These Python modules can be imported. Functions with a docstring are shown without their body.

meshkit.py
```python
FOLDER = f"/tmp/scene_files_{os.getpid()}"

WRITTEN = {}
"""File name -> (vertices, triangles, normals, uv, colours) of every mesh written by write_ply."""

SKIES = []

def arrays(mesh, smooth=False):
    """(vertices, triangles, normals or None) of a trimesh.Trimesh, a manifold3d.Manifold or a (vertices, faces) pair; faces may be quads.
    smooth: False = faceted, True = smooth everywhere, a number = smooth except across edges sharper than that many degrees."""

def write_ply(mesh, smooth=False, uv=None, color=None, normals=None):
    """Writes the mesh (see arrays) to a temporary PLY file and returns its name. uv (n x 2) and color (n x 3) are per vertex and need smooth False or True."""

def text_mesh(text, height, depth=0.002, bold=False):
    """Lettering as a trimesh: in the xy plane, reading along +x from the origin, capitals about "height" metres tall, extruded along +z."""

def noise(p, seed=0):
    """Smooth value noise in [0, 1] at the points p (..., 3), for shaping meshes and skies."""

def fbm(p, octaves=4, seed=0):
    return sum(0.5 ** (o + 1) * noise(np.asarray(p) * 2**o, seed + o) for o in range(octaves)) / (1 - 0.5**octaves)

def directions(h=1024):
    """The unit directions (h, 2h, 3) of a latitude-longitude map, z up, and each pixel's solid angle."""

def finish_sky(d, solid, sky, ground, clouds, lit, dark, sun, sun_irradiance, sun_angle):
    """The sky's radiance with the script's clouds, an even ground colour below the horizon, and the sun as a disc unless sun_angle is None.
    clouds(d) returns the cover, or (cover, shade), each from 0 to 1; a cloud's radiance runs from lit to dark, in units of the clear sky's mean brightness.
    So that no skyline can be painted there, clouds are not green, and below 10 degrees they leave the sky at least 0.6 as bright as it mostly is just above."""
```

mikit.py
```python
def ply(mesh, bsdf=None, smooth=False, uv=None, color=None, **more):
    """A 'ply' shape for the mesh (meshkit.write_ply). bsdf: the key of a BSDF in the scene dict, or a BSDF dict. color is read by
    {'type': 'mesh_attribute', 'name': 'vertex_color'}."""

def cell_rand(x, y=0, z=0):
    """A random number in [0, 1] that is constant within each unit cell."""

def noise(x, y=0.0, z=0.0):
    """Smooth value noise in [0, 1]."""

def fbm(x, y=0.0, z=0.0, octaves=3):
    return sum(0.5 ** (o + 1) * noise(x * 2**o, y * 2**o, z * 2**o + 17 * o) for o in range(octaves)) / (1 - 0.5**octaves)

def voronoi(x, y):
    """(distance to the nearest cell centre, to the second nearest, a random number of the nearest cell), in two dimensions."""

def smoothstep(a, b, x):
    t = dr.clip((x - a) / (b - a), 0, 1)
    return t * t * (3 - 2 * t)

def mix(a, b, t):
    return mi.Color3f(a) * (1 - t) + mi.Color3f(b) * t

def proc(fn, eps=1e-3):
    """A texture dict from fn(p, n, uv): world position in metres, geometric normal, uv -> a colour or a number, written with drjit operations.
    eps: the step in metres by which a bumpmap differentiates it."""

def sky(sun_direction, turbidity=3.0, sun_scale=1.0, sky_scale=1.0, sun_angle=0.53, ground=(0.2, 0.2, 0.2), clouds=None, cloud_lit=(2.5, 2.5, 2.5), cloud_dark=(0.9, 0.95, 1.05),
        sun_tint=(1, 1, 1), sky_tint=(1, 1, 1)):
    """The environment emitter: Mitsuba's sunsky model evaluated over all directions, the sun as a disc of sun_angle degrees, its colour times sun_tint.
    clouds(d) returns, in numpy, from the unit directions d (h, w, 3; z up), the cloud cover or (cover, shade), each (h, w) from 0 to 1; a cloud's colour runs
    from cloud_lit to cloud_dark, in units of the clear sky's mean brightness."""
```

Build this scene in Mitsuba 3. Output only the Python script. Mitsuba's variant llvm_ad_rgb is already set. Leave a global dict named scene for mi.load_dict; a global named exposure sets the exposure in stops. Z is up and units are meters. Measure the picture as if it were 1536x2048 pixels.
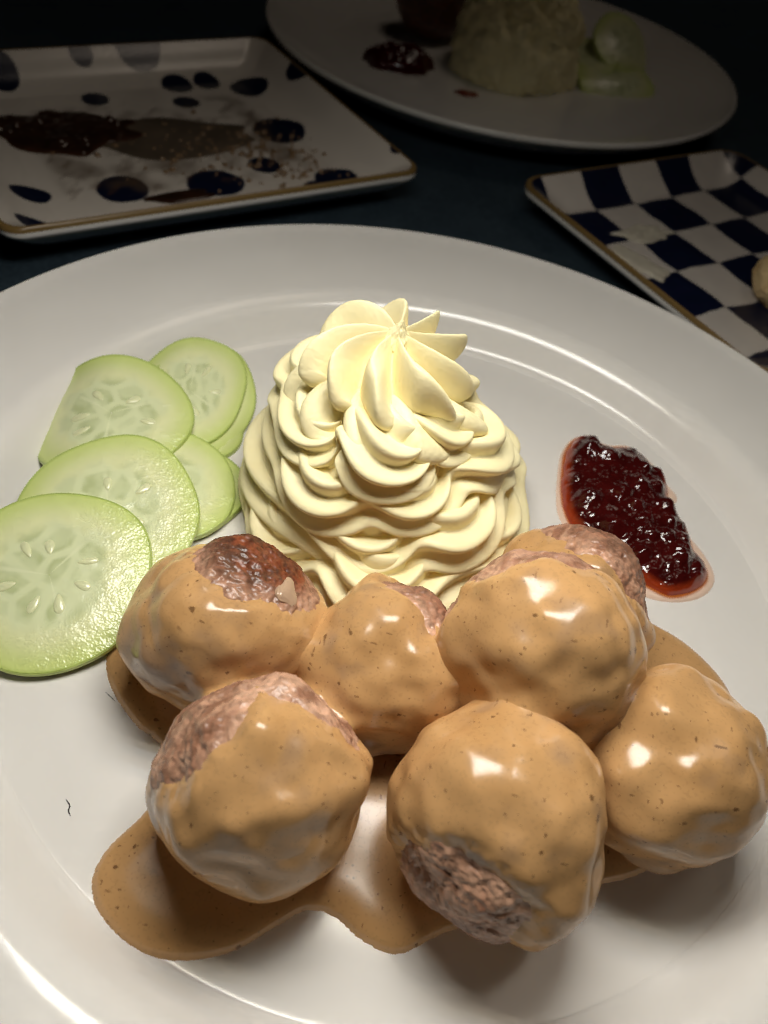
import math, numpy as np, trimesh, drjit as dr, mitsuba as mi, mikit, meshkit
from mikit import proc, noise, fbm, smoothstep, mix, voronoi
T = mi.ScalarTransform4f
scene, labels = {}, {}

# ------------------------------------------------------------------ camera, light, exposure
EYE = np.array([0.0, -0.11226, 0.14940])
FWD = np.array([-0.049197, 0.667164, -0.743285])
UP = np.array([-0.253476, 0.711482, 0.655396])
scene['camera'] = {'type': 'thinlens', 'fov': 68.0, 'fov_axis': 'y', 'near_clip': 0.01, 'far_clip': 20.0,
                   'aperture_radius': 0.0008, 'focus_distance': 0.150,
                   'to_world': T().look_at(origin=EYE.tolist(), target=(EYE + FWD).tolist(), up=UP.tolist())}
exposure = 0.0
LAMP_POS = np.array([-0.012, -0.004, 0.188])      # LED lamp out of view, placed above the plate to light the food
LAMP_AIM = np.array([0.020, -0.086, 0.0])
LED_WARM, LED_COOL, PANEL = (81, 73, 57), (66, 73, 82), (3.2, 3.0, 2.75)
FILL_LAMP = (0.19, 0.16, 0.13)                        # added fill lamp far above the table, lifts the shadows

# ------------------------------------------------------------------ helpers
def numbered(name):
    if name not in scene and name not in labels and not any(k.startswith(name + '__') for k in scene):
        return name
    i = 1
    while True:
        k = f'{name}_{i:03d}'
        if k not in scene and k not in labels and not any(q.startswith(k + '__') for q in scene):
            return k
        i += 1

def tag(key, label, cat=None, group=None, kind=None):
    d = {'label': label}
    if cat: d['category'] = cat
    if group: d['group'] = group
    if kind: d['kind'] = kind
    labels[key] = d
    return key

def put(name, mesh, bsdf, parent=None, smooth=True, uv=None, **more):
    key = numbered(f'{parent}__{name}' if parent else name)
    scene[key] = mikit.ply(mesh, 'look_' + bsdf, smooth=smooth, uv=uv, **more)
    return key

def thing(name, label, cat, group=None):
    return tag(numbered(name), label, cat, group)

def grid_faces(nu, nv, wrap_u=False):
    """faces for vertices laid out [nv rows][nu columns]"""
    i = np.arange(nu if wrap_u else nu - 1)
    f = []
    for j in range(nv - 1):
        a, b = j * nu + i, j * nu + (i + 1) % nu
        f.append(np.stack([a, b, b + nu], 1)); f.append(np.stack([a, b + nu, a + nu], 1))
    return np.vstack(f)

def lathe(profile, n=256):
    p = np.asarray(profile, float)
    th = np.arange(n) / n * 2 * np.pi
    v = np.stack([p[:, None, 0] * np.cos(th), p[:, None, 0] * np.sin(th), np.repeat(p[:, 1:2], n, 1)], -1).reshape(-1, 3)
    return v, grid_faces(n, len(p), True)

def smooth_profile(pts, n=10):
    """Catmull-Rom through the points"""
    p = np.asarray(pts, float)
    q = np.vstack([2 * p[0] - p[1], p, 2 * p[-1] - p[-2]])
    out = []
    for i in range(1, len(q) - 2):
        for t in np.linspace(0, 1, n, endpoint=False):
            a, b, c, d = q[i - 1:i + 3]
            out.append(.5 * (2 * b + (c - a) * t + (2 * a - 5 * b + 4 * c - d) * t * t + (3 * b - a - 3 * c + d) * t ** 3))
    return np.vstack([out, p[-1:]])

def sstep(a, b, x):
    t = np.clip((x - a) / (b - a), 0, 1)
    return t * t * (3 - 2 * t)

def unit(v):
    v = np.asarray(v, float)
    return v / np.linalg.norm(v, axis=-1, keepdims=True)

nz, fb = meshkit.noise, meshkit.fbm

# ------------------------------------------------------------------ materials
def two(d): return {'type': 'twosided', 'bsdf': d}
def principled(color, rough=.4, spec=.5, **k):
    return two({'type': 'principled', 'base_color': color if isinstance(color, dict) else {'type': 'rgb', 'value': list(color)}, 'roughness': rough, 'specular': spec, **k})
def bump(d, fn, scale, eps=1e-4):
    return two({'type': 'bumpmap', 'arbitrary': proc(fn, eps), 'scale': scale, 'bsdf': d['bsdf']})

def plate_color(p, n, uv):
    s = fbm(p.x * 60, p.y * 60, p.z * 60)
    return mix((.74, .715, .675), (.70, .675, .635), s)
scene['look_white_glaze'] = two({'type': 'roughplastic', 'distribution': 'ggx', 'alpha': 0.022, 'int_ior': 1.5, 'diffuse_reflectance': proc(plate_color)})

def cloth_color(p, n, uv):
    s = noise(p.x * 900, p.y * 900) * .5 + fbm(p.x * 90, p.y * 90) * .5
    return mix((.012, .022, .032), (.030, .048, .062), s)
def cloth_bump(p, n, uv):
    return noise(p.x * 1400, p.y * 700) + noise(p.x * 700, p.y * 1400)
scene['look_dark_cloth'] = bump(principled(proc(cloth_color), .85, .2), cloth_bump, .00025, 2e-4)

GRAVY, GREY = (.475, .270, .114), (.27, .17, .105)
def gravy_color(p, n, uv):
    blotch = smoothstep(.52, .80, fbm(p.x * 110, p.y * 110, p.z * 110))
    c = mix(GRAVY, (.36, .185, .065), blotch * .42)
    c = c * (1 - uv.x) + mi.Color3f(GREY) * uv.x
    k = noise(p.x * 1500, p.y * 1500, p.z * 1500)                     # herb and pepper flecks
    big = noise(p.x * 620 + 9, p.y * 520, p.z * 620)
    fleck = smoothstep(.86, .93, k) * .55 + smoothstep(.90, .96, big) * .8
    fine = noise(p.x * 2600, p.y * 2600, p.z * 2600)
    c = c * (1 - .10 * smoothstep(.55, .9, fine))
    return c * (1 - dr.minimum(fleck, 1)) + mi.Color3f(.12, .055, .02) * dr.minimum(fleck, 1)
scene['look_gravy'] = principled(proc(gravy_color), .21, .5)

def meat_color(p, n, uv):
    a = fbm(p.x * 260, p.y * 260, p.z * 260)
    b = fbm(p.x * 900, p.y * 900, p.z * 900)
    fibre = fbm(p.x * 500 + p.z * 700, p.y * 260 - p.x * 180, p.z * 330)
    raw = mix((.26, .125, .075), (.55, .335, .225), smoothstep(.3, .7, a * .55 + fibre * .45))
    raw = raw * (.6 + .8 * b)
    sear = mix((.045, .012, .005), (.21, .055, .022), smoothstep(.35, .72, a * .5 + b * .5))
    t = dr.clip(uv.x + (a - .5) * .5, 0, 1)
    return raw * (1 - t) + sear * t
def meat_bump(p, n, uv):
    return fbm(p.x * 700, p.y * 700, p.z * 700)
scene['look_meat'] = principled(proc(meat_color), .36, .5)

def mash_color(p, n, uv):
    s = fbm(p.x * 200, p.y * 200, p.z * 200)
    return mix((.84, .765, .475), (.82, .725, .415), s)
def mash_bump(p, n, uv):
    return fbm(p.x * 1500, p.y * 1500, p.z * 1500)
scene['look_mash'] = bump(principled(proc(mash_color), .48, .35), mash_bump, .00010, 1.5e-4)

def cuke_color(p, n, uv):
    x, y = uv.x, uv.y
    r = dr.sqrt(x * x + y * y)
    th = dr.atan2(y, x)
    f = fbm(x * 5 + 3, y * 5, 1.0)
    lobe = dr.sin(th * 1.5); lobe = 1 - dr.abs(lobe)                       # three walls between the seed chambers
    core = 1 - smoothstep(.48, .70, r + (f - .5) * .25)
    flesh = mix((.66, .68, .38), (.52, .60, .20), smoothstep(.62, 1.0, r))
    w1, w2, _ = voronoi(x * 3.1 + 7, y * 3.1 + 3)
    cell = smoothstep(.10, .42, w2 - w1)
    chamber = mix((.62, .66, .40), (.44, .49, .25), cell * (.35 + .65 * smoothstep(.3, .7, f)))
    chamber = mix(chamber, (.68, .71, .46), smoothstep(.86, .98, lobe) * (1 - smoothstep(.4, .6, r)) * .7)
    edge = smoothstep(.955, .99, r)
    c = flesh * (1 - core) + chamber * core
    return c * (1 - edge) + mi.Color3f(.44, .53, .15) * edge
def cuke_bump(p, n, uv):
    r = dr.sqrt(uv.x * uv.x + uv.y * uv.y)
    return (noise(uv.x * 62, uv.y * 62) + .6 * noise(uv.x * 31 + 5, uv.y * 31)) * (.35 + .65 * smoothstep(.45, .7, r))
scene['look_cucumber_flesh'] = bump(principled(proc(cuke_color), .24, .55), cuke_bump, .00008, 1e-4)
def rind_color(p, n, uv):
    return mix((.30, .40, .08), (.48, .56, .18), fbm(p.x * 400, p.y * 400, p.z * 400))
scene['look_cucumber_rind'] = principled(proc(rind_color), .3, .5)
scene['look_cucumber_seed'] = principled((.63, .65, .39), .2, .55)

def jam_color(p, n, uv):
    s = fbm(p.x * 240, p.y * 240, p.z * 240)
    c = mix((.016, .0012, .0012), (.060, .0045, .004), s)
    return c * (1 - uv.x) + mi.Color3f(.30, .035, .008) * uv.x
scene['look_jam'] = principled(proc(jam_color), .09, .6)
def syrup_color(p, n, uv):
    c = mix((.68, .50, .39), (.38, .10, .02), smoothstep(.25, .95, uv.x))
    return c
scene['look_syrup'] = principled(proc(syrup_color), .10, .5)

# ------------------------------------------------------------------ the setting and the lamps
v = np.array([[-1.2, -.6, 0], [1.2, -.6, 0], [1.2, 1.4, 0], [-1.2, 1.4, 0.]])
put('table', (v, np.array([[0, 1, 2], [0, 2, 3]])), 'dark_cloth', smooth=False)
labels['table'] = {'label': 'table under a dark blue cloth', 'kind': 'structure'}

def frame_to(aim):
    z = unit(aim); x = unit(np.cross([0, 1, 0.02], z)); y = np.cross(z, x)
    return x, y, z
lx, ly, lz = frame_to(LAMP_AIM - LAMP_POS)
def lamp_pt(a, b, c): return LAMP_POS + a[..., None] * lx + b[..., None] * ly + c[..., None] * lz if isinstance(a, np.ndarray) else LAMP_POS + a * lx + b * ly + c * lz
scene['look_housing_paint'] = principled((.06, .06, .065), .5, .4)
PW, PH = .055, .030
lamp = thing('unseen_led_lamp', 'unseen lamp with a panel of small lights above the plate, lighting the food', 'lamp')
def lamp_box(x0, x1, y0, y1, z0, z1):
    b = trimesh.creation.box(bounds=[[x0, y0, z0], [x1, y1, z1]])
    q = np.array(b.vertices); b.vertices = LAMP_POS + q[:, :1] * lx + q[:, 1:2] * ly + q[:, 2:] * lz
    return b
put('housing', lamp_box(-PW - .006, PW + .006, -PH - .006, PH + .006, -.012, -.001), 'housing_paint', lamp, smooth=False)
q = np.array([lamp_pt(-PW, -PH, 0), lamp_pt(PW, -PH, 0), lamp_pt(PW, PH, 0), lamp_pt(-PW, PH, 0)])
scene['look_panel_white'] = principled((.7, .7, .7), .4, .4)
put('diffuser', (q, np.array([[0, 1, 2], [0, 2, 3]])), 'panel_white', lamp, smooth=False, emitter={'type': 'area', 'radiance': {'type': 'rgb', 'value': list(PANEL)}})
leds = {0: [], 1: []}
ang = np.arange(14) / 14 * 2 * np.pi
for i in range(11):
    for j in range(5):
        cx, cy = (i - 5) * .0100, (j - 2) * .0115
        ring = np.array([lamp_pt(cx + .0030 * math.cos(a), cy + .0030 * math.sin(a), .0012) for a in ang])
        leds[j % 2].append((np.vstack([ring, [lamp_pt(cx, cy, .0012)]]), np.array([[k, (k + 1) % 14, 14] for k in range(14)])))
for k, name, col in ((0, 'warm_light', LED_WARM), (1, 'cool_light', LED_COOL)):
    vs = np.vstack([a for a, _ in leds[k]]); fs = np.vstack([b + 15 * i for i, (_, b) in enumerate(leds[k])])
    key = put(name, (vs, fs), 'panel_white', lamp, smooth=False, emitter={'type': 'area', 'radiance': {'type': 'rgb', 'value': list(col)}})
    labels[key] = {'kind': 'stuff', 'label': 'small round lights in rows'}
fill_lamp = thing('added_fill_lamp', 'added dim round fill lamp high above the table, out of view', 'lamp')  # added as fill to brighten the shadows and the far dishes
ring = np.array([[.5 + .3 * math.cos(a), .5 + .3 * math.sin(a), 1.9] for a in np.arange(32) / 32 * 2 * np.pi] + [[.5, .5, 1.9]])
put('diffuser', (ring, np.array([[(k + 1) % 32, k, 32] for k in range(32)])), 'panel_white', fill_lamp, smooth=False, emitter={'type': 'area', 'radiance': {'type': 'rgb', 'value': [10 * x for x in FILL_LAMP]}})
rim = lathe(smooth_profile([(.30, 1.90), (.315, 1.89), (.32, 1.91), (.31, 1.95), (.2, 1.97), (.0, 1.975)], 4), 48)
rim[0][:, :2] += .5
put('shade', rim, 'housing_paint', fill_lamp)

# ------------------------------------------------------------------ the dinner plate
FLOOR = .0045
prof = [(.0001, FLOOR), (.04, FLOOR), (.075, FLOOR), (.0903, .0045), (.0928, .0049), (.0948, .0062), (.0972, .0092), (.0994, .0121), (.1016, .0140), (.1044, .0153), (.108, .0159), (.115, .0169), (.125, .0183), (.1310, .0192), (.1336, .0199), (.1349, .0203), (.1352, .0198), (.1345, .0189), (.130, .0174), (.115, .0148), (.104, .0128), (.0975, .0075), (.090, .0026), (.086, .0020), (.084, .0004), (.078, .0004), (.076, .0020), (.0001, .0020)]
def plate_mesh(prof, n=320, m=6):
    return lathe(smooth_profile(prof, m), n)
put('dinner_plate', plate_mesh(prof), 'white_glaze')
tag('dinner_plate', 'large round white plate in front carrying glazed meatballs, mash and cucumber', 'plate')

# ------------------------------------------------------------------ meatballs with their gravy
BALLS = {   # centre, radius, squash (x, y, z), seed
    'A': ((-.0312, -.0358, .0214), .0166, (1.05, 1.0, .95), 3),
    'B': ((.0010, -.0340, .0202), .0155, (1.0, 1.0, 1.0), 8),
    'C': ((.0270, -.0294, .0322), .0173, (.98, 1.0, 1.09), 21),
    'H': ((.0366, -.0068, .0200), .0160, (1.0, 1.0, 1.0), 34),
    'D': ((-.0151, -.0638, .0228), .0172, (1.0, 1.0, 1.0), 45),
    'E': ((.0246, -.0602, .0236), .0175, (.98, 1.0, 1.02), 57),
    'F': ((.0553, -.0403, .0215), .0166, (1.02, 1.0, .98), 61),
}
BARE = {    # direction of the patch, angular radius in degrees, sear 0..1
    'A': [((.24, .58, .78), 44, .95)],
    'B': [((.42, .72, .56), 36, .6)],
    'C': [((-.52, .70, .50), 34, .15), ((.05, .55, .83), 14, .1), ((-.99, .12, .05), 14, .1)],
    'H': [((.45, .72, .53), 62, .6)],
    'D': [((-.80, .20, .56), 38, .18), ((.27, .84, .46), 36, .1)],
    'E': [((-.30, -.92, .02), 36, .25)],
    'F': [((.99, .10, .20), 10, .9), ((.1, .1, -.99), 50, .2)],
}
THIN = {    # places where the gravy is so thin that the grey meat shows through
    'A': [((-.45, -.86, .22), 32)], 'C': [((.70, -.60, .15), 18), ((.1, -.90, -.1), 16)], 'D': [((-.80, -.50, .0), 16)],
    'E': [((-.2, -.80, .55), 14)], 'F': [((-.1, -.80, -.35), 24)], 'H': [], 'B': [((.0, -.7, -.4), 30)],
}
ico = trimesh.creation.icosphere(subdivisions=6)
DIRS, FACES = np.array(ico.vertices), np.array(ico.faces)

def ball_radius(k, d):
    c, R, sq, s = BALLS[k]
    d = np.asarray(d)
    base = R / np.linalg.norm(d / np.array(sq), axis=-1)
    return base * (1 + .32 * (fb(d * 1.3 + s * 1.7, 2, s) - .5) + .12 * (fb(d * 2.8 + s, 2, s + 5) - .5))
def ball_f(k, p):
    q = p - np.array(BALLS[k][0])
    l = np.linalg.norm(q, axis=-1)
    return l - ball_radius(k, q / np.maximum(l, 1e-9)[..., None])

POOL = np.array([(-.0545, -.0330), (-.0560, -.0400), (-.0520, -.0470), (-.0440, -.0530), (-.0400, -.0545), (-.0360, -.0570), (-.0345, -.0640), (-.0352, -.0690), (-.0385, -.0760), (-.0386, -.0815), (-.0345, -.0865), (-.0275, -.0895),
                 (-.0200, -.0890), (-.0120, -.0855), (-.0060, -.0800), (-.0020, -.0765), (.0030, -.0762), (.0085, -.0785), (.0150, -.0790), (.0220, -.0740), (.0380, -.0640), (.0480, -.0590), (.0545, -.0560), (.0585, -.0530), (.0600, -.0490),
                 (.0680, -.0400), (.0755, -.0290), (.0790, -.0185), (.0780, -.0095), (.0725, -.0020), (.0635, .0035), (.0520, .0045), (.0300, -.0060), (.0100, -.0150), (-.0100, -.0160), (-.0300, -.0200), (-.0450, -.0250)])
def closed_spline(p, n=8):
    q = np.vstack([p[-2:], p, p[:2]])
    out = smooth_profile(q, n)
    return out[2 * n:(2 + len(p)) * n]
def outline_distance(poly, xy):
    import shapely
    pg = shapely.Polygon(poly).buffer(0)
    pts = shapely.points(xy)
    d = shapely.distance(pts, pg.exterior if pg.geom_type == 'Polygon' else pg.boundary)
    return np.where(shapely.contains(pg, pts), d, -d)
POOL_S = closed_spline(POOL)
def pool_top(d):
    """height of the gravy above the plate's floor at the distance d inside its outline"""
    w, h = .0060, .0022
    t = np.clip(d / w, 0, 1)
    z = h * np.sqrt(np.maximum(1 - (1 - t) ** 2, 0)) + .0006 * sstep(.004, .02, d)
    return np.where(d > 0, z, d * .8)

KS = list(BALLS)
def patch(d, spots, seed, wob=.22):
    """how many radians inside a spot the direction is (positive inside)"""
    out = np.full(len(d), -9.)
    w = (fb(d * 2.2 + seed, 4, seed) - .5) * 2 * wob
    for s in spots:
        a = np.arccos(np.clip(d @ unit(s[0]), -1, 1))
        out = np.maximum(out, math.radians(s[1]) - a + w)
    return out

# a coarse map of the pool's outline distance, looked up when the gravy is modelled
PX = np.arange(-.066, .088, .0005); PY = np.arange(-.100, .016, .0005)
GX, GY = np.meshgrid(PX, PY)
PD = outline_distance(POOL_S, np.stack([GX.ravel(), GY.ravel()], 1)).reshape(GX.shape)
from scipy.interpolate import RegularGridInterpolator
pool_d = RegularGridInterpolator((PY, PX), PD, bounds_error=False, fill_value=-.02)

def smin(a, b, k):
    h = np.clip(.5 + .5 * (b - a) / k, 0, 1)
    return b * (1 - h) + a * h - k * h * (1 - h)

def coat_f(k, p):
    """distance-like field of the gravy round ball k, drawn into its neighbours and the pool"""
    f = ball_f(k, p)
    for o in KS:
        if o != k and np.linalg.norm(np.array(BALLS[o][0]) - np.array(BALLS[k][0])) < .048:
            f = smin(f, ball_f(o, p), .0042)
    d = pool_d(p[:, 1::-1])
    fp = p[:, 2] - FLOOR - pool_top(d)
    return smin(f, np.where(d > -.001, fp, .02), .0045)

def meatball(k, label, coat=.0012):
    t = thing('meatball', label, 'meatball', None)
    c, R, sq, s = BALLS[k]
    c = np.array(c)
    r0 = ball_radius(k, DIRS)
    bare = patch(DIRS, BARE[k], s)
    fine = -.0002 + .0012 * (fb(DIRS * 5 + s, 3, s) - .5) - .0009 * (np.abs(fb(DIRS * [9, 13, 16] + s, 3, s + 2) - .5) * 2 - .25) + .0004 * (fb(DIRS * 38 + s, 3, s) - .5)
    sear = np.zeros(len(DIRS))
    for sp in BARE[k]:
        a = np.arccos(np.clip(DIRS @ unit(sp[0]), -1, 1))
        sear = np.maximum(sear, sp[2] * sstep(math.radians(sp[1] + 12), math.radians(sp[1] * .55), a))
    put('meat', (c + DIRS * (r0 + fine)[:, None], FACES), 'meat', t, uv=np.stack([sear, sear * 0], 1))
    # the gravy: thick where it lies, dipping under the meat's surface where the meat is bare
    r = r0.copy()
    for _ in range(14):
        g = coat_f(k, c + DIRS * r[:, None])
        r = r + np.clip(-g, -.0004, .0015) * .8
        r = np.minimum(r, r0 * 1.28)
    over = sstep(.06, -.30, bare) ** .7
    lump = np.maximum(.0022 * (fb(DIRS * 1.9 + s * 2, 2, s + 9) - .46), -.0004)
    rs = np.where(bare > .25, r0 - .0020, (r0 - .0012) * (1 - over) + (r + coat + lump) * over)
    thin = np.zeros(len(DIRS))
    for sp in THIN[k]:
        a = np.arccos(np.clip(DIRS @ unit(sp[0]), -1, 1)) + (fb(DIRS * 4 + s, 3, s + 4) - .5) * .5
        thin = np.maximum(thin, .75 * sstep(math.radians(sp[1]), math.radians(sp[1] * .45), a))
    thin = np.clip(thin + .55 * sstep(.55, .85, fb(DIRS * 3.1 + s * 3, 3, s + 11)), 0, 1)
    put('gravy_coat', (c + DIRS * rs[:, None], FACES), 'gravy', t, uv=np.stack([thin, thin * 0], 1))
    return t

t = meatball('A', 'meatball beside the cucumber with a dark red browned top bare of gravy')
def bit(parent, k, d, r, shape, bsdf, name, seed, lift=.0):
    d = unit(d); c = np.array(BALLS[k][0]) + d * (ball_radius(k, d[None])[0] + lift)
    m = trimesh.creation.icosphere(subdivisions=4); q = np.array(m.vertices)
    q = q * (1 + .4 * (fb(q * 1.7 + seed, 2, seed) - .5) + .16 * np.cos(3 * np.arctan2(q[:, 1], q[:, 0]) + 1.6) * np.hypot(q[:, 0], q[:, 1]))[:, None] * np.array(shape) * r
    x = unit(np.cross([0, 1, .1], d)); y = np.cross(d, x)
    return put(name, (c + q[:, :1] * x + q[:, 1:2] * y + q[:, 2:] * d, np.array(m.faces)), bsdf, parent)
scene['look_onion'] = principled((.40, .27, .18), .2, .5)
scene['look_burnt'] = principled((.07, .015, .005), .3, .6)
labels[bit(t, 'A', (.66, .12, .74), .0027, (.85, 1.1, .35), 'onion', 'onion_piece', 3, -.0005)] = {'label': 'glassy bit of onion'}
meatball('B', 'smaller gravy covered meatball in the middle of the back row, below the mash')
meatball('C', 'raised gravy covered meatball on top of the others at the right of the back row')
meatball('H', 'mostly hidden meatball with a bare grey brown edge next to the red jam')
meatball('D', 'front left meatball with bare grey pink meat at its upper left')
meatball('E', 'front meatball in the middle with a bare ragged patch at its lower left')
t = meatball('F', 'rightmost meatball, gravy covered, with a small burnt fleck at its right edge')

labels[bit(t, 'F', (.86, .10, .62), .0011, (1, 1, 1.6), 'burnt', 'burnt_fleck', 5, .0012)] = {'label': 'dark burnt fleck'}
z = FLOOR + pool_top(PD) + .0004 * (fb(np.stack([GX * 70, GY * 70, GX * 0], -1), 2, 5) - .5) * sstep(.001, .005, PD)
near = np.full(z.shape, 1.)
P = np.stack([GX, GY, z], -1).reshape(-1, 3)
for _ in range(6):      # the gravy climbs a little where it meets a meatball
    f = np.full(len(P), .02)
    for k in KS:
        f = smin(f, ball_f(k, P), .003)
    rise = np.where(PD.ravel() > .0005, np.clip(.0022 - f, 0, .0022) * .35, 0)
    P[:, 2] = np.minimum(P[:, 2] + rise * .5, FLOOR + .0075)
nx, ny = len(PX), len(PY)
F_ = grid_faces(nx, ny)
keep = (PD.ravel()[F_] > -.0022).all(1)
m = trimesh.Trimesh(P, F_[keep], process=False); m.remove_unreferenced_vertices()
put('gravy_pool', m, 'gravy', uv=np.zeros((len(m.vertices), 2)))
tag('gravy_pool', 'glossy tan cream gravy pooled on the plate beneath the meatballs', 'gravy')

# ------------------------------------------------------------------ piped mashed potato
def rosette(R, z0, h, n, amp, twist, phase, cx, cy, seed, warp=1.0, tau0=-60, dip=0., nu=560, nv=120, sharp=0., sway=.002, wave=.0015, pinch=.85):
    """one turn of the piping: a flat dome whose n ruffles wind from its lip to its top"""
    th = np.arange(nu) / nu * 2 * np.pi
    tau = np.radians(np.linspace(tau0, 90, nv))
    TH, TA = np.meshgrid(th, tau)
    x, y = np.cos(TH), np.sin(TH)
    flat = TA * 0
    wn = (fb(np.stack([x * 1.4 + seed, y * 1.4, TA * .5], -1), 2, seed) - .5) * 2
    w2 = (nz(np.stack([x * 1.2 + seed * 3, y * 1.2, flat], -1), seed + 7) - .5) * 2
    per = nz(np.stack([x * 2.4 + seed, y * 2.4, flat], -1), seed + 3) - .5
    psi = n * (TH + twist * (TA - .2)) + phase + warp * (wn * 2.2 + .8 * np.sin(2 * TH + seed))
    si = np.sqrt(np.sin(psi / 2) ** 2 + .02)
    up = np.clip(TA / (np.pi / 2), 0, 1)
    soft = .5 + .5 * np.cos(psi) + .10 * np.cos(2 * psi + 1)
    thin = 1.13 - si
    mw = np.clip(sharp * (.15 + 1.3 * up), 0, 1)
    w = soft * (1 - mw) + thin * mw
    a = amp * (1 + 1.1 * per)
    r = R * np.maximum(np.cos(TA), 0) ** pinch * (1 + a * (w - .55)) * (1 + .05 * wn)
    z = z0 + h * (.36 + .64 * np.sin(np.maximum(TA, 0)) + .36 * np.sin(np.minimum(TA, 0)) / math.sin(math.radians(-tau0)))
    z = z - dip * (1 - w) * np.sin(np.clip(TA, 0, None) * 2) ** .8
    lipw = np.cos(np.clip(TA, 0, None)) ** .7
    z = z + (sway * (w2 + .5 * np.sin(TH * 2 + seed)) + wave * np.sin(psi + 1.2) - .0014 * w) * lipw
    z = z + .00018 * (nz(np.stack([x * 30 * r / R, y * 30 * r / R, z * 900], -1), seed) - .5)
    r = np.where(TA >= tau[-1] - 1e-9, 0, r)
    v = np.stack([cx + r * x, cy + r * y, z], -1).reshape(-1, 3)
    return v, grid_faces(nu, nv, True)
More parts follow.
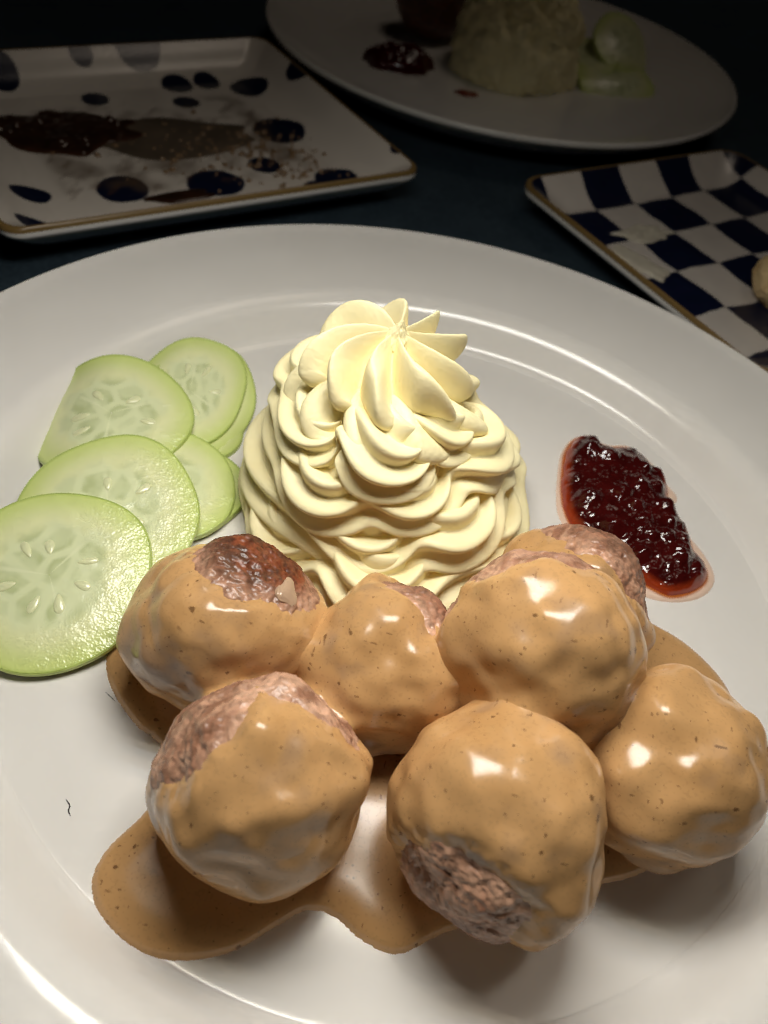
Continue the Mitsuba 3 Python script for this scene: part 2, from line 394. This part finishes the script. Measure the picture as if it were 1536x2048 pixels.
def rope(turns=3.7, ns=2200, nf=168, seed=4):
    """a thick fluted strand of mash, laid round and round with a shaking hand"""
    s = np.linspace(0, 1, ns)
    th = 2 * np.pi * turns * s + 2.2
    one = np.stack([s * 0, s * 0, s * turns * 2.2], -1)
    g = [(fb(one + 7.1 * i, 2, seed + i) - .5) * 2 for i in range(5)]
    k = 5.37
    wob = k * th + 3.2 * g[0]
    amp = .35 + 1.15 * np.abs(g[2])
    t2 = s ** 1.15
    rad = .0258 - .0130 * t2 + .0020 * amp * np.sin(wob) + .0014 * g[1]
    zz = .0065 + .0330 * s ** .95 + .0024 * np.sin(wob + 1.3) * amp + .0012 * g[3]
    th2 = th + .070 * amp * np.sin(wob + 2.6)
    c = np.stack([-.0085 - .0070 * s + rad * np.cos(th2), .0185 - .0008 * s + rad * np.sin(th2), zz], -1)
    tan = unit(np.gradient(c, axis=0))
    for _ in range(3):                                    # a steadier frame than the wiggling path's own
        tan = unit(np.apply_along_axis(lambda q: np.convolve(np.pad(q, ns // 160, 'edge'), np.ones(2 * (ns // 160) + 1) / (2 * (ns // 160) + 1), 'valid'), 0, tan))
    upv = np.tile([0, 0, 1.0], (ns, 1))
    side = unit(np.cross(tan, upv)); upv = np.cross(side, tan)
    f = np.arange(nf) / nf * 2 * np.pi
    roll = (1.6 * g[4] + .55 * np.sin(wob + .4) * amp)[:, None]
    lobes = (.5 + .5 * np.cos(10 * (f[None] + roll))) ** .85
    size = (.0124 - .0016 * s)[:, None] * (1 + .10 * np.sin(wob * .5 + 1)[:, None])
    rr = size * (.74 + .26 * lobes)
    ends = np.sqrt(np.clip(np.minimum(s, 1 - s) / .012, 0, 1))[:, None]
    rr = rr * ends
    v = c[:, None] + (rr * np.cos(f))[..., None] * side[:, None] + (rr * np.sin(f) * .92)[..., None] * upv[:, None]
    v[..., 2] = np.maximum(v[..., 2], .0035)
    return v.reshape(-1, 3), grid_faces(nf, ns, True)
core = trimesh.creation.icosphere(subdivisions=3)
tiers = [rope(), (np.array(core.vertices) * [.024, .024, .030] + [-.0115, .018, .016], np.array(core.faces)),
         rosette(.0196, .0358, .0140, 9, .30, .45, 1.2, -.0140, .0180, 23, .7, sway=.0014, wave=.0022),
         rosette(.0158, .0428, .0160, 9, .42, .30, .75, -.0143, .0182, 17, 1.0, tau0=-75, dip=.0060, sharp=.50, sway=.0020, wave=.0026, pinch=.74)]
# the torn tip where the nozzle was pulled away
tip = trimesh.creation.icosphere(subdivisions=4); tv = np.array(tip.vertices)
tz = tv[:, 2] * .5 + .5
tr = (.0042 * (1 - tz) ** 1.3 + .0008) * (1 + .5 * (fb(tv * 3 + 2, 2, 3) - .5))
tiers.append((np.stack([-.0145 + tv[:, 0] * tr + .0010 * tz ** 2, .0180 + tv[:, 1] * tr - .0006 * tz, .0535 + tz * .0085 + .0007 * (nz(tv * 6, 5) - .5)], 1), np.array(tip.faces)))
vs = np.vstack([a for a, _ in tiers]); off = np.cumsum([0] + [len(a) for a, _ in tiers])
fs = np.vstack([b + o for (_, b), o in zip(tiers, off)])
put('mashed_potato', (vs, fs), 'mash')
tag('mashed_potato', 'tall pale yellow swirl of piped mashed potato with ruffled folds', 'mashed potato')

# ------------------------------------------------------------------ cucumber slices
def cucumber_slice(label, c, normal, R, rot, seed, bend=(0, 0, 1, 0), thick=.0014, stretch=(1, 1), nseeds=6):
    t = thing('cucumber_slice', label, 'cucumber slice', None)
    c = np.array(c); n = unit(normal); ax = unit(np.cross([0, 1, 0], n)); ay = np.cross(n, ax)
    k1, k2, bx, by = bend                                 # k1 curls along (bx, by); k2 is a slight overall dome
    B = unit([bx, by])
    def place(x, y, z):
        """local metres to the world"""
        q = x * B[0] + y * B[1]
        z = z - k1 * np.maximum(q, 0) ** 2 - k2 * (x * x + y * y) + .0005 * (fb(np.stack([x * 90 + seed, y * 90, x * 0], -1), 2, seed) - .5)
        return c + x[..., None] * ax + y[..., None] * ay + z[..., None] * n
    def outline(th): return R * (1 + .03 * np.sin(3 * th + seed) + .015 * np.sin(5 * th + 2 * seed))
    nu, nv = 160, 44
    th = np.arange(nu) / nu * 2 * np.pi
    rr = np.r_[np.linspace(.004, .97, nv - 4), .985, .995, 1.0, 1.0]
    TH, RR = np.meshgrid(th, rr)
    O = outline(TH) * .985
    X, Y = RR * O * np.cos(TH) * stretch[0], RR * O * np.sin(TH) * stretch[1]
    core = sstep(.62, .45, RR)
    Z = thick / 2 + .00022 * (fb(np.stack([X * 420 + seed, Y * 420, X * 0], -1), 2, seed + 1) - .5) - core * .00018
    Z[-2] = thick / 2 - .00015; Z[-1] = -thick / 2
    v = place(X, Y, Z).reshape(-1, 3)
    cr, sr = math.cos(rot), math.sin(rot)
    UX, UY = RR * np.cos(TH), RR * np.sin(TH)
    uv = np.stack([UX * cr - UY * sr, UX * sr + UY * cr], -1).reshape(-1, 2)
    put('flesh', (v, grid_faces(nu, nv, True)), 'cucumber_flesh', t, uv=uv)
    prof = np.array([(.984, thick / 2 - .0001), (.990, thick / 2 + .00006), (.994, thick / 2 - .0001), (1.000, 0), (.994, -thick / 2 + .0001), (.985, -thick / 2)])
    TH, _ = np.meshgrid(th, prof[:, 0]); Rr = prof[:, :1] * outline(TH)
    v = place(Rr * np.cos(TH) * stretch[0], Rr * np.sin(TH) * stretch[1], np.repeat(prof[:, 1:], nu, 1)).reshape(-1, 3)
    put('rind', (v, grid_faces(nu, len(prof), True)), 'cucumber_rind', t)
    g = np.random.default_rng(seed)
    s0 = trimesh.creation.icosphere(subdivisions=2)
    for i in range(nseeds):
        a = rot + i * 2 * np.pi / nseeds + g.uniform(-.25, .25); rad = R * g.uniform(.30, .47)
        q = np.array(s0.vertices)
        along, across = q[:, 0], q[:, 1]
        L, W = .0021 * g.uniform(.85, 1.15), .00095 * g.uniform(.85, 1.1)
        taper = 1 - .35 * np.clip(along, -1, 1) * (-1)
        lx_, ly_ = along * L, across * W * taper
        tw = a + g.uniform(-.3, .3)
        X = rad * math.cos(a) + lx_ * math.cos(tw) - ly_ * math.sin(tw); Y = rad * math.sin(a) + lx_ * math.sin(tw) + ly_ * math.cos(tw)
        v = place(X * stretch[0], Y * stretch[1], thick / 2 - .0002 + q[:, 2] * .00038)
        put('seed', (v, np.array(s0.faces)), 'cucumber_seed', t)
    return t

cucumber_slice('pale cucumber slice lying flat at the very bottom beside the mash', (-.0600, .0065, .0056), (0, .02, 1), .0165, .4, 88, nseeds=0)
cucumber_slice('cucumber slice peeping out under the far right pair of slices', (-.0660, .0285, .0058), (.05, 0, 1), .0140, 1.0, 77, nseeds=0)
cucumber_slice('cucumber slice between the mash and the big front slices, mostly covered', (-.0635, .0040, .0088), (.10, -.08, 1), .0180, 2.0, 33, nseeds=0)
cucumber_slice('rearmost cucumber slice, only its right edge showing', (-.0662, .0368, .0092), (.26, -.10, 1), .0178, 2.6, 66, stretch=(.82, 1.14), nseeds=0)
cucumber_slice('glossy cucumber slice at the far right of the pile', (-.0690, .0360, .0115), (.26, -.14, 1), .0178, .2, 55, bend=(26, 0, -1, -.3), stretch=(.82, 1.12))
cucumber_slice('cucumber slice with its left side drooping down to the plate', (-.0822, .0180, .0140), (.16, -.16, 1), .0196, 1.3, 44, bend=(30, 0, -1, -.25))
cucumber_slice('second cucumber slice from the front, half covered by the foremost one', (-.0695, -.0100, .0120), (.10, -.20, 1), .0206, 2.1, 22, bend=(6, 0, -1, .1))
cucumber_slice('foremost cucumber slice beside the meatballs, seeds and pale core in view', (-.0728, -.0303, .0118), (.02, -.22, 1), .0210, .9, 11, bend=(4, 2, 1, 0), nseeds=7)

# ------------------------------------------------------------------ lingonberry jam
def heap(outline, step, base, height, w, seed, lumps, grain):
    """a lumpy heap inside the outline: (mesh, distance inside the outline per vertex)"""
    o = closed_spline(np.asarray(outline, float))
    lo, hi = o.min(0) - .003, o.max(0) + .003
    x, y = np.arange(lo[0], hi[0], step), np.arange(lo[1], hi[1], step)
    X, Y = np.meshgrid(x, y)
    d = outline_distance(o, np.stack([X.ravel(), Y.ravel()], 1)).reshape(X.shape)
    d = d + .0012 * (fb(np.stack([X * grain * .6, Y * grain * .6, X * 0 + seed], -1), 2, seed) - .5) * (grain > 0)
    t = np.clip(d / w, 0, 1)
    Z = height * np.sqrt(np.maximum(1 - (1 - t) ** 2, 0))
    if lumps:
        g = np.random.default_rng(seed)
        L = np.zeros(X.shape)
        for _ in range(int(lumps[0])):
            cx, cy = g.uniform(lo[0], hi[0]), g.uniform(lo[1], hi[1]); rad = g.uniform(*lumps[1])
            q = 1 - ((X - cx) ** 2 + (Y - cy) ** 2) / rad ** 2
            L = np.maximum(L, np.maximum(q, 0) ** 1.5 * rad * .55)
        Z = Z + L * sstep(0, .003, d)
        Z = Z + .0016 * (fb(np.stack([X * 420, Y * 420, X * 0], -1), 3, seed) - .5) * sstep(0, .002, d)
    Z = base + np.where(d > 0, Z, d * .8)
    V = np.stack([X, Y, Z], -1).reshape(-1, 3)
    Fc = grid_faces(len(x), len(y))
    Fc = Fc[(d.ravel()[Fc] > -.0018).all(1)]
    m = trimesh.Trimesh(V, Fc, process=False)
    used = np.unique(Fc); m.remove_unreferenced_vertices()
    return m, d.ravel()[used], V[used]
FRUIT = [[0.0382, 0.0643], [0.0429, 0.0664], [0.0472, 0.0638], [0.0515, 0.0655], [0.0558, 0.0658], [0.0604, 0.0606], [0.064, 0.0559], [0.0647, 0.0491], [0.0669, 0.0432], [0.0698, 0.0373], [0.071, 0.031], [0.0738, 0.027], [0.0739, 0.0222], [0.0699, 0.0172], [0.0644, 0.0142], [0.059, 0.0154], [0.0542, 0.018], [0.049, 0.0215], [0.0429, 0.0243], [0.0393, 0.0282], [0.0366, 0.0346], [0.0354, 0.0419], [0.0352, 0.0512], [0.0356, 0.0575]]
SYRUP = [[0.0339, 0.0506], [0.0346, 0.0582], [0.0373, 0.0647], [0.0414, 0.0676], [0.0475, 0.0660], [0.0544, 0.0677], [0.0612, 0.0626], [0.0649, 0.056], [0.068, 0.0513], [0.0671, 0.0475], [0.0677, 0.0433], [0.071, 0.037], [0.0745, 0.032], [0.0768, 0.0259], [0.0757, 0.0208], [0.0721, 0.0164], [0.0662, 0.0133], [0.0601, 0.0124], [0.0561, 0.0138], [0.0472, 0.0197], [0.039, 0.0264], [0.0356, 0.0314], [0.0342, 0.038]]
jam = thing('jam', 'glossy dark red berry jam with a thin orange syrup edge on the near plate', 'jam')
m, d, V = heap(SYRUP, .0004, FLOOR, .0007, .0022, 4, None, 0)
fd = outline_distance(closed_spline(np.array(FRUIT)), V[:, :2])
put('syrup', m, 'syrup', jam, uv=np.stack([np.clip(1 + fd / .0014, 0, 1), fd * 0], 1))
m, d, V = heap(FRUIT, .00025, FLOOR + .0004, .0048, .011, 6, (60, (.0018, .0042)), 260)
put('berries', m, 'jam', jam, uv=np.stack([sstep(.0025, 0, d), d * 0], 1))

# ------------------------------------------------------------------ the other dishes on the table
scene['look_brown_edge'] = principled((.17, .105, .035), .32, .6)

def frame2(c, a):
    a = unit(np.array(a)); b = np.array([-a[1], a[0]])
    return np.array(c), a, b
def round_rect(hx, hy, rc, n=20):
    pts = []
    for (sx, sy, a0) in ((1, 1, 0), (-1, 1, 90), (-1, -1, 180), (1, -1, 270)):
        for t in np.linspace(0, 90, n):
            a = math.radians(a0 + t)
            pts.append((sx * (hx - rc) + rc * math.cos(a), sy * (hy - rc) + rc * math.sin(a)))
        nxt = {(1, 1): (-1, 1), (-1, 1): (-1, -1), (-1, -1): (1, -1), (1, -1): (1, 1)}[(sx, sy)]
        p, q = np.array(pts[-1]), None
        a = math.radians(a0 + 90)
        q = np.array((nxt[0] * (hx - rc) + rc * math.cos(a), nxt[1] * (hy - rc) + rc * math.sin(a)))
        for t in np.linspace(0, 1, 14)[1:-1]:
            pts.append(tuple(p * (1 - t) + q * t))
    return np.array(pts)
def square_dish(name, label, c, a, hx, hy, rc, rise, bsdf, wall=.020, bow=0.0):
    """a square dish: inside (glazed with its pattern), outside and a coloured edge"""
    t = thing(name, label, 'plate')
    c, a, b = frame2(c, a)
    o = round_rect(hx, hy, rc)
    n = len(o)
    prof = smooth_profile([(.0, 0.0060), (.35, .0060), (1 - 1.25 * wall / hx, .0060), (1 - .95 * wall / hx, .0065), (1 - .55 * wall / hx, .0095), (1 - .2 * wall / hx, .0095 + (rise - .0095) * .66), (1.0, rise)], 6)
    def rings(prof, name, bs, uv=True):
        xy = prof[:, None, :1] * o[None]
        zz = np.repeat(prof[:, 1:], n, 1) + bow * (np.abs(xy[..., 0] / hx) ** 2 + np.abs(xy[..., 1] / hy) ** 2) * (prof[:, :1] > .8) 
        v = np.concatenate([c + xy[..., :1] * a + xy[..., 1:] * b, zz[..., None]], -1).reshape(-1, 3)
        return put(name, (v, grid_faces(n, len(prof), True)), bs, t, uv=xy.reshape(-1, 2))
    rings(prof, 'inside', bsdf)
    w = .0022 / hx
    rings(np.array([(1.0, rise), (1 + .35 * w, rise + .0003), (1 + .7 * w, rise - .0002), (1 + .8 * w, rise - .0014)]), 'edge', 'brown_edge')
    rings(smooth_profile([(1 + .8 * w, rise - .0014), (1 + .5 * w, rise - .004), (1 - .3 * wall / hx, .008), (1 - .8 * wall / hx, .0030), (1 - 1.1 * wall / hx, .0015), (1 - 1.2 * wall / hx, .0004), (.4, .0004)], 5), 'outside', 'white_glaze')
    return t, c, a, b

POLKA_C, POLKA_A = (-.13995, .1828), (.715, .70)
DOTS = [(-.2172, .1961, .0065, .0125), (-.2121, .2239, .0058, .006), (-.1804, .2452, .0110, .0200), (-.1483, .2486, .0060, .0105), (-.1815, .2054, .0058, .0080), (-.1583, .2381, .0070, .0070), (-.1294, .2538, .0088, .0090), (-.1501, .2859, .0056, .0059), (-.1059, .2603, .0075, .0150), (-.0899, .2580, .0053, .0115), (-.0669, .2302, .0048, .0100), (-.0460, .2007, .0046, .0070), (-.0680, .1851, .0087, .0105), (-.1030, .2171, .0112, .0122), (-.0732, .1771, .0063, .0042), (-.0978, .1832, .0068, .0070), (-.1095, .1596, .0112, .0105), (-.1377, .1390, .0093, .0105), (-.1345, .1038, .0060, .0042), (-.1051, .1214, .0058, .0035), (-.1620, .1186, .0067, .0062), (-.1477, .0978, .0060, .0055), (-.1784, .1563, .0060, .0090), (-.1140, .2760, .0060, .0060), (-.0800, .2440, .0048, .0060), (-.0565, .2150, .0042, .0050), (-.1480, .2235, .0060, .0060), (-.1960, .2240, .0050, .0050)]
def polka_color(p, n, uv):
    wob = (fbm(p.x * 160, p.y * 160) - .5) * .25
    f = mi.Float(9)
    for (x, y, rx, ry) in DOTS:
        ry = min(ry, rx * 1.12)
        dx, dy = (p.x - x) * .80 + (p.y - y) * .60, (p.y - y) * .80 - (p.x - x) * .60
        f = dr.minimum(f, dr.square(dx / rx) + dr.square(dy / ry))
    ink = 1 - smoothstep(.92, 1.08, f + wob)
    base = mix((.66, .60, .53), (.60, .54, .47), fbm(p.x * 40, p.y * 40))
    inside = (1 - smoothstep(.045, .052, dr.abs(uv.x))) * (1 - smoothstep(.034, .042, dr.abs(uv.y)))
    dirt = smoothstep(.38, .62, fbm(p.x * 55 + 3, p.y * 55)) * inside
    streak = smoothstep(.5, .8, fbm(p.x * 300, p.y * 110 + 4)) * inside
    c = base * (1 - ink) + mi.Color3f(.004, .007, .024) * ink
    c = c * (1 - .55 * dirt) + mi.Color3f(.10, .065, .035) * (.55 * dirt)
    return c * (1 - .5 * streak) + mi.Color3f(.09, .045, .02) * (.5 * streak)
scene['look_polka_glaze'] = two({'type': 'roughplastic', 'distribution': 'ggx', 'alpha': 0.06, 'int_ior': 1.5, 'diffuse_reflectance': proc(polka_color)})
square_dish('spotted_plate', 'dirty white square plate with dark blue spots and a brown edge, at the far left', POLKA_C, POLKA_A, .0765, .0705, .007, .0178, 'polka_glaze', .019)

CHECK_C, CHECK_A = (.0973, .1989), (.677, -.736)
def check_color(p, n, uv):
    wx, wy = (fbm(p.x * 60, p.y * 60) - .5) * .004, (fbm(p.x * 60 + 9, p.y * 60) - .5) * .004
    i, j = dr.floor((uv.x + .0505 + wx) / .025), dr.floor((uv.y + .010 + wy) / .0222)
    s = i + j
    odd = s - 2 * dr.floor(s / 2)
    white = mix((.66, .60, .54), (.58, .53, .48), fbm(p.x * 90, p.y * 90))
    blue = mix((.004, .006, .022), (.007, .011, .036), fbm(p.x * 120, p.y * 120))
    return dr.select(odd > .5, white, blue)
scene['look_check_glaze'] = two({'type': 'roughplastic', 'distribution': 'ggx', 'alpha': 0.06, 'int_ior': 1.5, 'diffuse_reflectance': proc(check_color)})
square_dish('checked_plate', 'square plate with a blue and white checked pattern, at the right edge', CHECK_C, CHECK_A, .0670, .0640, .010, .0150, 'check_glaze', .014)

R2 = .127
prof2 = [(.0001, .0050), (.06, .0050), (.088, .0056), (.100, .0080), (.113, .0130), (.1225, .0180), (.1255, .0202), (R2 - .0002, .0208), (R2 + .0006, .0198), (R2 - .0004, .0178), (.119, .0128), (.105, .0062), (.090, .0026), (.080, .0004), (.075, .0004), (.070, .0020), (.0001, .0020)]
v, f_ = lathe(smooth_profile(prof2, 6), 240)
v[:, :2] += (-.0226, .359)
put('far_plate', (v, f_), 'white_glaze')
tag('far_plate', 'round white plate at the far side of the table holding mash and dark jam', 'plate')
scene['look_dull_mash'] = principled(proc(mash_color), .7, .3)
V = trimesh.creation.icosphere(subdivisions=6)
dv = np.array(V.vertices)
rm = .033 * (1 - .22 * dv[:, 2]) * (1 + .30 * (fb(dv * 2.6 + 3, 3, 4) - .5) + .22 * (fb(dv * 8, 3, 8) - .5))
put('mash_mound', (np.array([-.0150, .3590, .0220]) + dv * rm[:, None] * np.array([1, 1, 1.45]), np.array(V.faces)), 'dull_mash')
tag('mash_mound', 'rough heap of mashed potato on the far white plate', 'mashed potato')
def blob_outline(cx, cy, rx, ry, rot, seed, n=18, wob=.25):
    a = np.arange(n) / n * 2 * np.pi
    g = np.random.default_rng(seed)
    r = 1 + wob * (g.random(n) - .5)
    x, y = rx * r * np.cos(a), ry * r * np.sin(a)
    return np.stack([cx + x * math.cos(rot) - y * math.sin(rot), cy + x * math.sin(rot) + y * math.cos(rot)], 1)
m, d, _ = heap(blob_outline(-.0735, .3330, .019, .014, .5, 3), .0005, .0052, .008, .010, 9, (110, (.0012, .0026)), 200)
put('jam', m, 'jam', uv=np.stack([d * 0, d * 0], 1))
tag('jam_001', 'small dark red heap of berry jam on the far white plate', 'jam')
m, d, _ = heap(blob_outline(-.0330, .3135, .0058, .0038, .2, 5), .0004, .0052, .0010, .003, 2, None, 0)
put('jam_drop', m, 'jam', uv=np.stack([np.full(len(d), .45), d * 0], 1))
tag('jam_drop', 'single red drop on the far white plate below the mash', 'jam')
t = thing('meatball', 'dark browned meatball on the far plate behind the jam', 'meatball')
mm = trimesh.creation.icosphere(subdivisions=5); dv = np.array(mm.vertices)
rm = .021 * (1 + .12 * (fb(dv * 2, 2, 3) - .5) + .05 * (fb(dv * 8, 3, 8) - .5))
put('meat', (np.array([-.0680, .3880, .0245]) + dv * rm[:, None], np.array(mm.faces)), 'meat', t, uv=np.stack([np.full(len(dv), .9), np.zeros(len(dv))], 1))
cucumber_slice('crumpled cucumber slice at the right of the far plate, lying in front', (.0430, .3700, .0120), (.10, -.25, 1), .0230, .3, 101, bend=(26, 6, .4, -1), nseeds=0)
cucumber_slice('crumpled cucumber slice standing up behind another on the far plate', (.0440, .3900, .0250), (.35, -.50, 1), .0200, 1.3, 102, bend=(20, 10, 1, .3), nseeds=0)
cucumber_slice('folded cucumber slice next to the mash on the far plate', (.0230, .3800, .0150), (-.3, -.35, 1), .0190, 2.3, 103, bend=(24, 8, -1, -.4), nseeds=0)

# leftovers on the side plates
scene['look_dark_sauce'] = principled(proc(lambda p, n, uv: mix((.010, .005, .003), (.05, .018, .009), fbm(p.x * 200, p.y * 200) * .6 + uv.x)), .14, .5)
m, d, _ = heap(blob_outline(-.1775, .1700, .027, .019, .65, 12, 22, .35), .0006, .0062, .0020, .008, 15, (20, (.002, .004)), 150)
put('sauce_remains', m, 'dark_sauce', uv=np.stack([sstep(.0012, 0, d) * .4, d * 0], 1))
tag('sauce_remains', 'dark red brown sauce remains at the left of the spotted plate', 'sauce')
scene['look_film'] = principled(proc(lambda p, n, uv: mix((.055, .042, .030), (.13, .095, .065), fbm(p.x * 80, p.y * 80))), .16, .5)
m, d, _ = heap(blob_outline(-.1380, .1880, .030, .019, .70, 19, 20, .3), .0008, .0061, .0005, .006, 25, None, 90)
put('gravy_film', m, 'film', uv=np.zeros((len(d), 2)))
tag('gravy_film', 'thin greyish gravy film drying in the middle of the spotted plate', 'gravy')
m, d, _ = heap(blob_outline(-.1180, .1430, .013, .004, .75, 29, 14, .5), .0005, .0061, .0008, .003, 26, None, 90)
put('sauce_streak', m, 'dark_sauce', uv=np.zeros((len(d), 2)))
tag('sauce_streak', 'short dark sauce streak near the front edge of the spotted plate', 'sauce')
g = np.random.default_rng(5)
cv, cf = [], []
base = trimesh.creation.icosphere(subdivisions=1)
for i in range(260):
    q = np.array([-.104, .190]) + g.normal(0, 1, 2) @ np.array([[.016, .012], [-.011, .009]])
    s = g.uniform(.0003, .0010)
    w = np.array(base.vertices) * s * g.uniform(.6, 1.4, 3) * (1 + .3 * g.standard_normal((len(base.vertices), 1)))
    cv.append(w + [q[0], q[1], .0063]); cf.append(np.array(base.faces) + len(base.vertices) * i)
scene['look_crumb'] = principled((.20, .12, .06), .3, .6)
put('crumbs', (np.vstack(cv), np.vstack(cf)), 'crumb')
tag('crumbs', 'tiny brown food crumbs scattered over the right half of the spotted plate', 'crumbs', kind='stuff')
scene['look_mash_smear'] = principled((.50, .46, .37), .25, .5)
for o, lab in ((blob_outline(.0590, .2030, .0125, .0065, .5, 31, 16, .5), 'pale mash smear left on the checked plate, upper of two'), (blob_outline(.0560, .1770, .0130, .0065, -.6, 33, 16, .5), 'pale mash smear left on the checked plate, nearest its edge')):
    m, d, V = heap(o, .0005, .0062, .0007, .003, 7, (40, (.0004, .0010)), 200)
    k = put('food_smear', m, 'mash_smear')
    tag(k, lab, 'mash')
scene['look_crust'] = principled(proc(lambda p, n, uv: mix((.62, .46, .24), (.40, .24, .09), smoothstep(.45, .7, fbm(p.x * 130, p.y * 130, p.z * 130)))), .6, .3)
mm = trimesh.creation.icosphere(subdivisions=5); dv = np.array(mm.vertices)
rm = .0125 * (1 + .3 * (fb(dv * 1.6 + 2, 3, 31) - .5) + .10 * (fb(dv * 7, 3, 8) - .5))
put('food_piece', (np.array([.1120, .1740, .0135]) + dv * rm[:, None] * np.array([1.1, 1.2, .8]), np.array(mm.faces)), 'crust')
tag('food_piece', 'pale yellow lump of food with brown marks on the checked plate at the right edge', 'food')

# dark fibres and specks lying on the dinner plate
scene['look_fibre'] = principled((.03, .028, .025), .6, .3)
def fibre(pts, r, label):
    p = smooth_profile(pts, 5); th = np.arange(6) / 6 * 2 * np.pi
    dd = unit(np.gradient(p, axis=0)); s = unit(np.cross(dd, [0, 0, 1.0])); u = np.cross(s, dd)
    taper = r * np.sqrt(np.sin(np.linspace(.15, math.pi - .15, len(p))))[:, None, None]
    v = (p[:, None] + taper * (np.cos(th)[None, :, None] * s[:, None] + np.sin(th)[None, :, None] * u[:, None])).reshape(-1, 3)
    tag(put('fibre', (v, grid_faces(6, len(p), True)), 'fibre'), label, 'fibre')
z = FLOOR + .00015
fibre([(-.0494, -.0701, z), (-.0483, -.0709, z), (-.0481, -.0718, z), (-.0473, -.0725, z)], .00012, 'short kinked dark fibre on the white plate left of the meatballs')
fibre([(-.0525, -.0485, z), (-.0512, -.0491, z), (-.0498, -.0498, z)], .00006, 'thin straight dark fibre on the white plate left of the gravy')
fibre([(.0407, .0888, z + .0003), (.0411, .0887, z + .0003), (.0416, .0884, z + .0003)], .00012, 'dark speck on the white plate behind the mash')
